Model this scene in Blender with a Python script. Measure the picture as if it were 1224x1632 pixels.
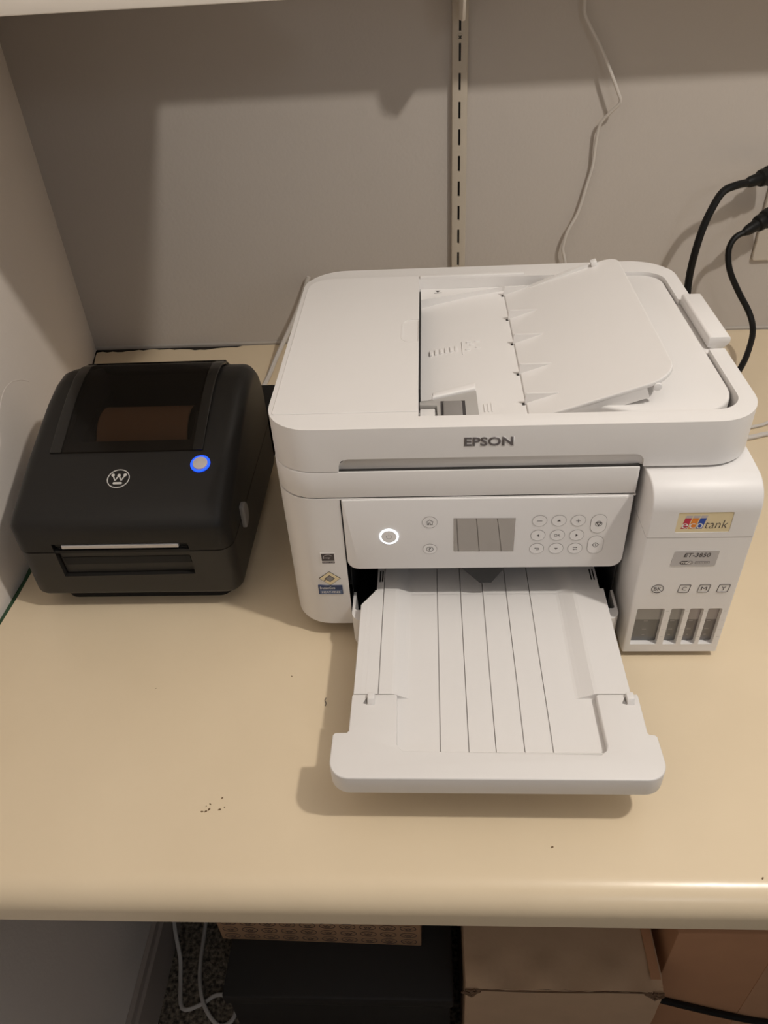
import bpy, bmesh, math, random
from mathutils import Matrix, Vector
random.seed(7)
for o in list(bpy.data.objects):
    bpy.data.objects.remove(o, do_unlink=True)
SC = bpy.context.scene
COL = SC.collection
R_ = math.radians

# ------------------------------------------------------------------ camera
cam = bpy.data.cameras.new('camera')
cam.sensor_fit = 'HORIZONTAL'; cam.sensor_width = 36.0
cam.lens = 36.0 * 1225.4 / 1224.0
cam.clip_start = 0.02; cam.clip_end = 50
camo = bpy.data.objects.new('camera', cam); COL.objects.link(camo)
cR = Vector((0.9981, 0.0349, -0.0513)).normalized()
cF = Vector((-0.0593, 0.7783, -0.6250)).normalized()
cU = cR.cross(cF).normalized(); cR = cF.cross(cU).normalized()
M = Matrix(((cR.x, cU.x, -cF.x, 0.1261), (cR.y, cU.y, -cF.y, -0.4877), (cR.z, cU.z, -cF.z, 0.5402), (0, 0, 0, 1)))
camo.matrix_world = M
SC.camera = camo

# ------------------------------------------------------------------ light
world = bpy.data.worlds.new('world'); SC.world = world
world.use_nodes = True
bg = world.node_tree.nodes['Background']
bg.inputs['Color'].default_value = (1.0, 0.90, 0.80, 1)
bg.inputs['Strength'].default_value = 0.10
LIGHT = (0.74, -0.30, 1.25)
ld = bpy.data.lights.new('ceiling_bulb', 'POINT')
ld.energy = 30.0; ld.color = (1.0, 0.935, 0.85); ld.shadow_soft_size = 0.03
lo = bpy.data.objects.new('ceiling_bulb', ld); lo.location = LIGHT; COL.objects.link(lo)
l2 = bpy.data.lights.new('fill_light', 'POINT')  # unseen fill light, added to lift the back wall and front faces
l2.energy = 6.0; l2.color = (0.93, 0.96, 1.0); l2.shadow_soft_size = 0.12
l2o = bpy.data.objects.new('fill_light', l2); l2o.location = (0.9, -2.05, 1.15); COL.objects.link(l2o)
vs = SC.view_settings
vs.view_transform = 'Standard'; vs.look = 'None'; vs.exposure = 0.0; vs.gamma = 1.0
vs.use_curve_mapping = False

# ------------------------------------------------------------------ materials
MATS = {}
def mat(name, col, rough=0.5, metal=0.0, var=0.04, scale=40.0, bump=0.0, bscale=300.0, spec=0.5, emit=None, estr=0.0, coat=0.0):
    if name in MATS: return MATS[name]
    m = bpy.data.materials.new(name); m.use_nodes = True
    nt = m.node_tree; b = nt.nodes['Principled BSDF']
    b.inputs['Roughness'].default_value = rough
    b.inputs['Metallic'].default_value = metal
    b.inputs['Specular IOR Level'].default_value = spec
    b.inputs['Coat Weight'].default_value = coat
    tc = nt.nodes.new('ShaderNodeTexCoord')
    nz = nt.nodes.new('ShaderNodeTexNoise'); nz.inputs['Scale'].default_value = scale; nz.inputs['Detail'].default_value = 4
    nt.links.new(tc.outputs['Object'], nz.inputs['Vector'])
    mx = nt.nodes.new('ShaderNodeMix'); mx.data_type = 'RGBA'
    c0 = [max(0, c * (1 - var)) for c in col]; c1 = [min(1, c * (1 + var)) for c in col]
    mx.inputs[6].default_value = (*c0, 1); mx.inputs[7].default_value = (*c1, 1)
    nt.links.new(nz.outputs['Fac'], mx.inputs[0])
    nt.links.new(mx.outputs[2], b.inputs['Base Color'])
    if bump > 0:
        n2 = nt.nodes.new('ShaderNodeTexNoise'); n2.inputs['Scale'].default_value = bscale; n2.inputs['Detail'].default_value = 3
        nt.links.new(tc.outputs['Object'], n2.inputs['Vector'])
        bp = nt.nodes.new('ShaderNodeBump'); bp.inputs['Strength'].default_value = bump; bp.inputs['Distance'].default_value = 0.001
        nt.links.new(n2.outputs['Fac'], bp.inputs['Height']); nt.links.new(bp.outputs['Normal'], b.inputs['Normal'])
    if emit:
        b.inputs['Emission Color'].default_value = (*emit, 1); b.inputs['Emission Strength'].default_value = estr
    MATS[name] = m
    return m
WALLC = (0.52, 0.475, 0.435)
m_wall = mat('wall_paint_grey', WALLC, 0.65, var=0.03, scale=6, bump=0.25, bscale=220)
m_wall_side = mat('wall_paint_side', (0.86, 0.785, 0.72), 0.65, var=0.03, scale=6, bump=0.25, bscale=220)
m_room = mat('room_paint', (0.38, 0.39, 0.41), 0.8, var=0.02, scale=3)
m_ceil = mat('ceiling_paint', (0.48, 0.49, 0.51), 0.8, var=0.02, scale=3)
m_base = mat('baseboard_paint', (0.42, 0.36, 0.32), 0.5, var=0.05, scale=10)
m_green = mat('dark_green_paint', (0.025, 0.07, 0.03), 0.5, var=0.3, scale=60)
m_crack = mat('crack_dark', (0.012, 0.009, 0.006), 0.9, var=0.3)
m_caulk = mat('caulk', (0.55, 0.52, 0.49), 0.7, var=0.1, scale=80, bump=0.4, bscale=90)
m_white = mat('white_plastic', (0.785, 0.762, 0.745), 0.42, var=0.012, scale=15, bump=0.05, bscale=1500)
m_white_sm = mat('white_plastic_smooth', (0.81, 0.79, 0.78), 0.42, var=0.012, scale=15)
m_seam = mat('dark_seam', (0.03, 0.028, 0.026), 0.7, var=0.1)
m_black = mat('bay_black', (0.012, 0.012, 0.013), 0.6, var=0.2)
m_lgrey = mat('light_grey_plastic', (0.42, 0.40, 0.38), 0.45, var=0.03)
m_mgrey = mat('mid_grey_plastic', (0.26, 0.245, 0.235), 0.45, var=0.03)
m_dgrey = mat('dark_grey_plastic', (0.055, 0.05, 0.052), 0.5, var=0.05)
m_ink = mat('print_dark', (0.06, 0.05, 0.05), 0.6, var=0.05)
m_logo = mat('logo_grey', (0.14, 0.125, 0.125), 0.35, metal=0.3, var=0.05)
m_ring = mat('print_grey', (0.30, 0.28, 0.27), 0.6, var=0.03)
m_screen = mat('screen_glass', (0.33, 0.31, 0.29), 0.03, metal=1.0, var=0.01)
m_glowr = mat('power_ring_glow', (0.9, 0.95, 1.0), 0.5, emit=(0.85, 0.92, 1.0), estr=2.6)
m_lp = mat('black_printer_plastic', (0.010, 0.0092, 0.0085), 0.40, var=0.1, scale=20, bump=0.12, bscale=1800, spec=0.35)
m_lp2 = mat('black_printer_body', (0.017, 0.0155, 0.014), 0.45, var=0.1, scale=20, bump=0.12, bscale=1800)
m_lpg = mat('black_gloss_hood', (0.008, 0.0075, 0.007), 0.22, var=0.1)
m_lps = mat('black_slot', (0.004, 0.004, 0.004), 0.7, var=0.1)
m_silver = mat('silver_bar', (0.55, 0.54, 0.55), 0.35, metal=0.6, var=0.03)
m_logow = mat('logo_white', (0.62, 0.60, 0.57), 0.5, var=0.02)
m_blue = mat('blue_led', (0.02, 0.10, 0.9), 0.4, emit=(0.004, 0.06, 1.0), estr=1.5)
m_btn = mat('button_grey', (0.52, 0.47, 0.46), 0.45, var=0.02)
m_tab = mat('tab_grey', (0.24, 0.23, 0.22), 0.45, var=0.03)
m_cordk = mat('black_cord_rubber', (0.006, 0.006, 0.006), 0.5, var=0.1, spec=0.25)
m_cordw = mat('white_cord_pvc', (0.62, 0.58, 0.54), 0.45, var=0.03)
m_rail = mat('rail_enamel', (0.52, 0.46, 0.38), 0.40, var=0.03, scale=30)
m_shelf = mat('shelf_laminate', (0.80, 0.74, 0.66), 0.5, var=0.02)
m_card = mat('cardboard', (0.54, 0.37, 0.24), 0.85, var=0.10, scale=25, bump=0.2, bscale=120)
m_card2 = mat('cardboard_dark', (0.52, 0.27, 0.145), 0.85, var=0.08, scale=18, bump=0.2, bscale=120)
m_crease = mat('cardboard_crease', (0.16, 0.095, 0.055), 0.9, var=0.2)
m_card3 = mat('cardboard_printed', (0.42, 0.25, 0.14), 0.85, var=0.06, scale=18)
m_blkbox = mat('black_box', (0.012, 0.011, 0.011), 0.6, var=0.1)
m_kraft = mat('kraft_roll', (0.58, 0.40, 0.29), 0.7, var=0.06, scale=30)
m_cream = mat('sticker_cream', (0.78, 0.66, 0.42), 0.45, var=0.02)
m_red = mat('print_red', (0.55, 0.03, 0.07), 0.5, var=0.02)
m_orange = mat('print_orange', (0.80, 0.25, 0.03), 0.5, var=0.02)
m_pblue = mat('print_blue', (0.02, 0.07, 0.38), 0.5, var=0.02)
m_pgrey = mat('print_light_grey', (0.55, 0.50, 0.50), 0.5, var=0.02)
m_lab = mat('label_grey', (0.50, 0.48, 0.48), 0.4, var=0.02)
m_printw = mat('print_white', (0.80, 0.77, 0.74), 0.5, var=0.02)
m_navy = mat('print_navy', (0.03, 0.05, 0.12), 0.45, var=0.05)
m_outlet = mat('outlet_plastic', (0.55, 0.50, 0.44), 0.4, var=0.02)
# ink windows: clear grey plastic above, ink below
m_win_hi = mat('tank_window_empty', (0.36, 0.35, 0.34), 0.12, var=0.05, scale=60, coat=0.3)
m_win_lo = mat('tank_window_ink', (0.145, 0.143, 0.14), 0.10, var=0.05, scale=60, coat=0.3)
m_win_hi2 = mat('tank_window_empty_warm', (0.38, 0.345, 0.34), 0.12, var=0.05, scale=60, coat=0.3)
m_win_lo2 = mat('tank_window_ink_warm', (0.155, 0.14, 0.137), 0.10, var=0.05, scale=60, coat=0.3)

def counter_material():
    m = bpy.data.materials.new('cream_counter_paint'); m.use_nodes = True
    nt = m.node_tree; b = nt.nodes['Principled BSDF']
    b.inputs['Roughness'].default_value = 0.27
    tc = nt.nodes.new('ShaderNodeTexCoord')
    n1 = nt.nodes.new('ShaderNodeTexNoise'); n1.inputs['Scale'].default_value = 5; n1.inputs['Detail'].default_value = 5
    nt.links.new(tc.outputs['Object'], n1.inputs['Vector'])
    cr = nt.nodes.new('ShaderNodeValToRGB')
    cr.color_ramp.elements[0].position = 0.3; cr.color_ramp.elements[0].color = (0.74, 0.61, 0.43, 1)
    cr.color_ramp.elements[1].position = 0.7; cr.color_ramp.elements[1].color = (0.80, 0.665, 0.475, 1)
    nt.links.new(n1.outputs['Fac'], cr.inputs['Fac']); nt.links.new(cr.outputs['Color'], b.inputs['Base Color'])
    n2 = nt.nodes.new('ShaderNodeTexNoise'); n2.inputs['Scale'].default_value = 70; n2.inputs['Detail'].default_value = 2
    nt.links.new(tc.outputs['Object'], n2.inputs['Vector'])
    bp = nt.nodes.new('ShaderNodeBump'); bp.inputs['Strength'].default_value = 0.12; bp.inputs['Distance'].default_value = 0.001
    nt.links.new(n2.outputs['Fac'], bp.inputs['Height']); nt.links.new(bp.outputs['Normal'], b.inputs['Normal'])
    return m
m_counter = counter_material()

def carpet_material():
    m = bpy.data.materials.new('speckled_carpet'); m.use_nodes = True
    nt = m.node_tree; b = nt.nodes['Principled BSDF']; b.inputs['Roughness'].default_value = 0.95
    tc = nt.nodes.new('ShaderNodeTexCoord')
    n1 = nt.nodes.new('ShaderNodeTexNoise'); n1.inputs['Scale'].default_value = 160; n1.inputs['Detail'].default_value = 3
    nt.links.new(tc.outputs['Object'], n1.inputs['Vector'])
    cr = nt.nodes.new('ShaderNodeValToRGB')
    cr.color_ramp.elements[0].position = 0.38; cr.color_ramp.elements[0].color = (0.05, 0.04, 0.03, 1)
    cr.color_ramp.elements[1].position = 0.66; cr.color_ramp.elements[1].color = (0.30, 0.25, 0.19, 1)
    nt.links.new(n1.outputs['Fac'], cr.inputs['Fac']); nt.links.new(cr.outputs['Color'], b.inputs['Base Color'])
    bp = nt.nodes.new('ShaderNodeBump'); bp.inputs['Strength'].default_value = 0.8; bp.inputs['Distance'].default_value = 0.004
    nt.links.new(n1.outputs['Fac'], bp.inputs['Height']); nt.links.new(bp.outputs['Normal'], b.inputs['Normal'])
    return m
m_carpet = carpet_material()

def smoke_material():
    m = bpy.data.materials.new('smoked_window'); m.use_nodes = True
    nt = m.node_tree; b = nt.nodes['Principled BSDF']
    b.inputs['Base Color'].default_value = (0.010, 0.009, 0.008, 1); b.inputs['Roughness'].default_value = 0.10
    tr = nt.nodes.new('ShaderNodeBsdfTransparent'); tr.inputs['Color'].default_value = (0.72, 0.66, 0.60, 1)
    nz = nt.nodes.new('ShaderNodeTexNoise'); nz.inputs['Scale'].default_value = 25
    mr = nt.nodes.new('ShaderNodeMapRange'); mr.inputs['To Min'].default_value = 0.62; mr.inputs['To Max'].default_value = 0.68
    nt.links.new(nz.outputs['Fac'], mr.inputs['Value'])
    mx = nt.nodes.new('ShaderNodeMixShader')
    nt.links.new(mr.outputs['Result'], mx.inputs['Fac'])
    nt.links.new(b.outputs['BSDF'], mx.inputs[1]); nt.links.new(tr.outputs['BSDF'], mx.inputs[2])
    nt.links.new(mx.outputs['Shader'], nt.nodes['Material Output'].inputs['Surface'])
    return m
m_smoke = smoke_material()

# ------------------------------------------------------------------ mesh helpers
def rrect(x0, x1, y0, y1, r=0.0, seg=6, radii=None):
    """counter-clockwise rounded rectangle; radii = (x0y0, x1y0, x1y1, x0y1)"""
    rr = radii or (r, r, r, r)
    pts = []
    for (cx, cy, sx, sy, a0, q) in ((x0, y0, 1, 1, 180, rr[0]), (x1, y0, -1, 1, 270, rr[1]), (x1, y1, -1, -1, 0, rr[2]), (x0, y1, 1, -1, 90, rr[3])):
        if q <= 0: pts.append((cx, cy)); continue
        for k in range(seg + 1):
            a = R_(a0 + 90 * k / seg)
            pts.append((cx + sx * q + q * math.cos(a), cy + sy * q + q * math.sin(a)))
    return pts
def area2(p): return sum(p[i][0] * p[(i + 1) % len(p)][1] - p[(i + 1) % len(p)][0] * p[i][1] for i in range(len(p)))
PL = {'xy': lambda u, v, w: (u, v, w), 'xz': lambda u, v, w: (u, w, v), 'yz': lambda u, v, w: (w, u, v)}
def prism(pts, plane, a, b, bm=None, mi=0):
    bm = bm or bmesh.new()
    f = PL[plane]
    lo = [bm.verts.new(f(p[0], p[1], a)) for p in pts]; hi = [bm.verts.new(f(p[0], p[1], b)) for p in pts]
    n = len(pts); fs = []
    fs.append(bm.faces.new(lo[::-1])); fs.append(bm.faces.new(hi))
    for i in range(n): fs.append(bm.faces.new((lo[i], lo[(i + 1) % n], hi[(i + 1) % n], hi[i])))
    for q in fs: q.material_index = mi
    bmesh.ops.recalc_face_normals(bm, faces=fs)
    return bm
def box(x0, x1, y0, y1, z0, z1, bm=None, mi=0):
    return prism([(x0, y0), (x1, y0), (x1, y1), (x0, y1)], 'xy', z0, z1, bm, mi)
def flat(pts, plane, w, bm=None, mi=0):
    bm = bm or bmesh.new(); f = PL[plane]
    q = bm.faces.new([bm.verts.new(f(p[0], p[1], w)) for p in pts]); q.material_index = mi
    return bm
def bev(bm, w, seg=3, sel=None, ang=25):
    es = []
    for e in bm.edges:
        if len(e.link_faces) != 2: continue
        if e.calc_face_angle(0) < R_(ang): continue
        if sel and not sel(e.verts[0].co, e.verts[1].co): continue
        es.append(e)
    if es: bmesh.ops.bevel(bm, geom=es, offset=w, segments=seg, profile=0.5, affect='EDGES', clamp_overlap=True)
    return bm
def add(bm, other, mi=None):
    me = bpy.data.meshes.new('tmp'); other.to_mesh(me); other.free()
    k = len(bm.faces); bm.from_mesh(me); bpy.data.meshes.remove(me)
    bm.faces.ensure_lookup_table()
    if mi is not None:
        for i in range(k, len(bm.faces)): bm.faces[i].material_index = mi
    return bm
def boolean(bma, bmb, op='DIFFERENCE'):
    obs = []
    for b in (bma, bmb):
        me = bpy.data.meshes.new('tmp'); b.to_mesh(me); b.free()
        o = bpy.data.objects.new('tmp', me); COL.objects.link(o); obs.append(o)
    md = obs[0].modifiers.new('b', 'BOOLEAN'); md.object = obs[1]; md.operation = op; md.solver = 'EXACT'
    dg = bpy.context.evaluated_depsgraph_get(); dg.update()
    me = bpy.data.meshes.new_from_object(obs[0].evaluated_get(dg))
    out = bmesh.new(); out.from_mesh(me)
    for o in obs:
        d = o.data; bpy.data.objects.remove(o, do_unlink=True); bpy.data.meshes.remove(d)
    bpy.data.meshes.remove(me)
    return out
def tube(pts, r, n=10, bm=None, mi=0, smooth=4):
    bm = bm or bmesh.new()
    P = [Vector(p) for p in pts]
    if smooth:   # Catmull-Rom
        Q = []
        for i in range(len(P) - 1):
            p0 = P[max(i - 1, 0)]; p1 = P[i]; p2 = P[i + 1]; p3 = P[min(i + 2, len(P) - 1)]
            for k in range(smooth):
                t = k / smooth
                Q.append(0.5 * ((2 * p1) + (p2 - p0) * t + (2 * p0 - 5 * p1 + 4 * p2 - p3) * t * t + (3 * p1 - p0 - 3 * p2 + p3) * t ** 3))
        Q.append(P[-1]); P = Q
    rings = []; up = Vector((0.13, 0.31, 0.94))
    for i, p in enumerate(P):
        d = (P[min(i + 1, len(P) - 1)] - P[max(i - 1, 0)]).normalized()
        if i == 0:
            s = d.cross(up)
            if s.length < 1e-3: s = d.cross(Vector((1, 0, 0)))
        else:
            s = s - d * s.dot(d)          # carry the frame along the path
        s.normalize(); u = s.cross(d)
        rings.append([bm.verts.new(p + (s * math.cos(2 * math.pi * k / n) + u * math.sin(2 * math.pi * k / n)) * r) for k in range(n)])
    fs = []
    for a, b in zip(rings[:-1], rings[1:]):
        for k in range(n): fs.append(bm.faces.new((a[k], a[(k + 1) % n], b[(k + 1) % n], b[k])))
    fs.append(bm.faces.new(rings[0][::-1])); fs.append(bm.faces.new(rings[-1]))
    for q in fs: q.material_index = mi
    bmesh.ops.recalc_face_normals(bm, faces=fs)
    return bm
def cyl(c, r, h, axis='z', n=32, bm=None, mi=0, rx=None):
    rx = rx or r
    pts = [(rx * math.cos(2 * math.pi * k / n), r * math.sin(2 * math.pi * k / n)) for k in range(n)]
    pl, off = {'z': ('xy', (c[0], c[1], c[2])), 'y': ('xz', (c[0], c[2], c[1])), 'x': ('yz', (c[1], c[2], c[0]))}[axis]
    return prism([(p[0] + off[0], p[1] + off[1]) for p in pts], pl, off[2], off[2] + h, bm, mi)
def ringpoly(outer, inner, plane, a, b, bm=None, mi=0):
    """ring solid between two outlines with the same number of points"""
    bm = bm or bmesh.new(); f = PL[plane]; n = len(outer)
    L = [[bm.verts.new(f(p[0], p[1], w)) for p in o] for o, w in ((outer, a), (outer, b), (inner, b), (inner, a))]
    fs = []
    for j in range(4):
        A, B = L[j], L[(j + 1) % 4]
        for i in range(n): fs.append(bm.faces.new((A[i], A[(i + 1) % n], B[(i + 1) % n], B[i])))
    for q in fs: q.material_index = mi
    bmesh.ops.recalc_face_normals(bm, faces=fs)
    return bm
def ell(cx, cz, rx, rz, n=28): return [(cx + rx * math.cos(2 * math.pi * k / n), cz + rz * math.sin(2 * math.pi * k / n)) for k in range(n)]
def obj(name, bm, mats, parent=None, smooth=35, loc=None):
    me = bpy.data.meshes.new(name)
    bmesh.ops.remove_doubles(bm, verts=bm.verts, dist=1e-6)
    bm.to_mesh(me); bm.free()
    for m in (mats if isinstance(mats, (list, tuple)) else [mats]): me.materials.append(m)
    if smooth:
        for p in me.polygons: p.use_smooth = True
        me.set_sharp_from_angle(angle=R_(smooth))
    o = bpy.data.objects.new(name, me); COL.objects.link(o)
    if parent: o.parent = parent
    if loc: o.location = loc
    return o
def tag(o, label=None, cat=None, group=None, kind=None):
    if label: o['label'] = label
    if cat: o['category'] = cat
    if group: o['group'] = group
    if kind: o['kind'] = kind
    return o
def thing(name, label, cat, loc=(0, 0, 0), rz=0, group=None):
    o = bpy.data.objects.new(name, None); COL.objects.link(o); o.empty_display_size = 0.02
    o.location = loc; o.rotation_euler = (0, 0, rz)
    return tag(o, label, cat, group)
def struct(name, bm, m, smooth=35, parent=None):
    o = obj(name, bm, m, parent, smooth); o['kind'] = 'structure'; return o
def text(body, size, width=None, weight=0.0, shear=0.0, extrude=0.0):
    """lettering as a bmesh in the xy plane, centred on the origin"""
    cu = bpy.data.curves.new('t', 'FONT'); cu.body = body; cu.size = 1.0; cu.offset = weight; cu.shear = shear
    cu.resolution_u = 3
    o = bpy.data.objects.new('t', cu); COL.objects.link(o)
    dg = bpy.context.evaluated_depsgraph_get(); dg.update()
    me = bpy.data.meshes.new_from_object(o.evaluated_get(dg))
    bpy.data.objects.remove(o, do_unlink=True); bpy.data.curves.remove(cu)
    bm = bmesh.new(); bm.from_mesh(me); bpy.data.meshes.remove(me)
    xs = [v.co.x for v in bm.verts]; ys = [v.co.y for v in bm.verts]
    w = max(xs) - min(xs); h = max(ys) - min(ys)
    sy = size / h; sx = (width / w) if width else sy
    cx = (max(xs) + min(xs)) / 2; cy = (max(ys) + min(ys)) / 2
    for v in bm.verts: v.co = Vector(((v.co.x - cx) * sx, (v.co.y - cy) * sy, 0))
    if extrude:
        r = bmesh.ops.extrude_face_region(bm, geom=list(bm.faces))
        for v in [g for g in r['geom'] if isinstance(g, bmesh.types.BMVert)]: v.co.z += extrude
        bmesh.ops.recalc_face_normals(bm, faces=bm.faces)
    return bm
def front(bm, x, z, y):           # xy lettering -> stands upright facing -y
    for v in bm.verts: v.co = Vector((x + v.co.x, y - v.co.z, z + v.co.y))
    bmesh.ops.recalc_face_normals(bm, faces=bm.faces)
    return bm

# ------------------------------------------------------------------ room
YW = 0.6105                     # back wall
ZF = -0.75                      # floor
ZC = 1.65                       # ceiling
XR = 2.1; YF = -2.3
LWALL = [(-0.3045, YF), (-0.3045, 0.02), (-0.3035, 0.085), (-0.3075, 0.14), (-0.3180, 0.20), (-0.399, YW)]   # the side wall bends outwards towards the corner
struct('floor', box(-0.5, XR, YF, YW + 0.1, ZF - 0.05, ZF), m_carpet, 0)
struct('ceiling', box(-0.5, XR, YF, YW + 0.1, ZC, ZC + 0.05), m_ceil, 0)
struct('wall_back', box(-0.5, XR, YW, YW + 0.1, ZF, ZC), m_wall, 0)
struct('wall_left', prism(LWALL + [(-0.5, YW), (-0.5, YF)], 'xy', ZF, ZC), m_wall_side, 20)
struct('wall_right', box(XR, XR + 0.1, YF, YW + 0.1, ZF, ZC), m_room, 0)
struct('wall_front', box(-0.5, XR, YF - 0.1, YF, ZF, ZC), m_room, 0)
bl = [(p[0] + 0.0005, p[1]) for p in LWALL]
bprof = bl + [(p[0] + 0.0135, p[1]) for p in reversed(LWALL)]
b = prism(bprof, 'xy', ZF, ZF + 0.085)
add(b, prism(bl + [(p[0] + 0.008, p[1]) for p in reversed(LWALL)], 'xy', ZF + 0.085, ZF + 0.10))
struct('baseboard_left', b, m_base, 20)

def wall_x(y):
    for (xa, ya), (xb, yb) in zip(LWALL[:-1], LWALL[1:]):
        if ya <= y <= yb: return xa + (xb - xa) * (y - ya) / (yb - ya)
    return LWALL[-1][0]
wl = bpy.data.objects['wall_left']
arc = [(y, z) for y, z in ((0.150, 0.122), (0.165, 0.135), (0.180, 0.1455), (0.205, 0.153), (0.235, 0.149), (0.265, 0.136), (0.287, 0.122))]
obj('scuff_arc', tube([(wall_x(y) - 0.0004, y, z) for y, z in arc], 0.0008, 6), m_wall_side, wl)
# ------------------------------------------------------------------ countertop
def countertop():
    root = thing('countertop', 'cream painted countertop with a rounded front edge, carrying both printers', 'countertop')
    # plan outline of the slab: ragged at the back and left where it meets the walls
    n = 300; x0 = -0.394; x1 = XR - 0.01
    back = []
    for i in range(n + 1):
        t = i / n; x = x1 + (x0 - x1) * t
        ragged = 0.0018 + 0.0016 * math.sin(x * 61) * math.sin(x * 23 + 1) + random.uniform(-0.0009, 0.0009)
        if x < -0.17: ragged = 0.0080 + 0.0030 * math.sin(x * 47) + random.uniform(-0.0022, 0.0022)
        if -0.15 < x < 0.35: ragged *= 0.35
        back.append((x, YW - max(0.0004, ragged)))
    left = [(-0.3925, 0.59), (-0.3865, 0.565), (-0.3795, 0.53), (-0.330, 0.27), (-0.3105, 0.18), (-0.3000, 0.13), (-0.2965, 0.10), (-0.2962, 0.06), (-0.2978, 0.02), (-0.3000, -0.05), (-0.3015, -0.12), (-0.3020, -0.22)]
    yb = -0.2205
    bm = prism(back + left + [(-0.3020, yb), (x1, yb)], 'xy', -0.036, 0.0)
    top = obj('slab', bm, m_counter, root, 30)
    # bullnose front rail
    prof = [(yb, 0.0), (yb, -0.036), (-0.2425, -0.036)]
    r = 0.020; cy = -0.2445 + r; cz = -r
    arc = [(cy - r * math.sin(R_(a)), cz + r * math.cos(R_(a))) for a in range(90, -1, -6)]
    prof = [(yb, -0.0355), (-0.2430, -0.0355), (-0.2445, -0.0340)] + arc + [(yb, 0.0)]
    obj('front_edge', prism(prof, 'yz', -0.3020, x1), m_counter, root, 40)
    # dark crack filling behind the ragged back and side edge
    ck = box(x0 - 0.004, x1, YW - 0.018, YW - 0.0001, -0.014, -0.0008)
    obj('back_crack', ck, m_crack, root, 0)
    lf = [(-0.3985, YW - 0.001), (-0.3175, 0.2005), (-0.306, 0.1405), (-0.31, 0.20), (-0.388, 0.59), (-0.388, YW - 0.001)]
    sp = prism([(-0.3985, 0.609), (-0.3178, 0.199), (-0.308, 0.199), (-0.385, 0.609)], 'xy', -0.014, -0.0008)
    obj('side_crack', sp, m_crack, root, 0)
    # little paint ridge against the wall
    return root
countertop()
# dark green strip in the open gap between the counter and the side wall
gp = [(-0.3042, -0.24), (-0.3042, 0.02), (-0.3032, 0.085), (-0.3072, 0.14), (-0.3177, 0.199)]
struct('trim_1', prism(gp + [(-0.306, 0.199), (-0.2985, 0.14), (-0.2950, 0.085), (-0.2950, 0.02), (-0.3000, -0.24)], 'xy', -0.02, -0.0035), m_green, 20)
# thin white paint line along the back wall seam
tl = box(-0.398, XR - 0.02, YW - 0.0010, YW - 0.0002, 0.0020, 0.0055)
struct('trim_2', tl, m_caulk, 0)

# crumbs and scuffs on the counter
bm = bmesh.new()
for (px, py, s) in ((-0.0522, -0.178, 1.2), (-0.0494, -0.1775, 1.3), (-0.0473, -0.1759, 1.5), (-0.039, -0.1759, 1.4), (-0.0472, -0.1717, 1.0), (-0.0389, -0.1664, 1.1), (0.2097, -0.2038, 1.3), (-0.05, -0.1735, 0.7), (-0.0355, -0.1742, 0.6), (0.0003, -0.0474, 0.9), (0.35, -0.225, 1.2), (-0.12, -0.06, .6)):
    a = random.uniform(0, 3.1); l = 0.0009 * s; w = 0.00045 * s
    ca, sa = math.cos(a), math.sin(a)
    q = [(px + u * ca - v * sa, py + u * sa + v * ca) for u, v in ((-l, -w), (l * .6, -w * 1.1), (l, w * .3), (-l * .2, w))]
    prism(q, 'xy', 0.0, 0.0004, bm)
tag(obj('crumb', bm, mat('crumb_brown', (0.16, 0.10, 0.05), 0.9, var=0.3), None, 0), 'tiny brown crumbs scattered on the cream counter', 'crumbs', kind='stuff')
hb = tube([(0.0334, -0.0715, 0.0005), (0.0328, -0.0745, 0.0007), (0.0340, -0.0772, 0.0007), (0.0335, -0.0800, 0.0005)], 0.0003, 6)
tag(obj('thread', hb, m_ink), 'short dark thread lying on the counter left of the tray', 'thread')

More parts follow.
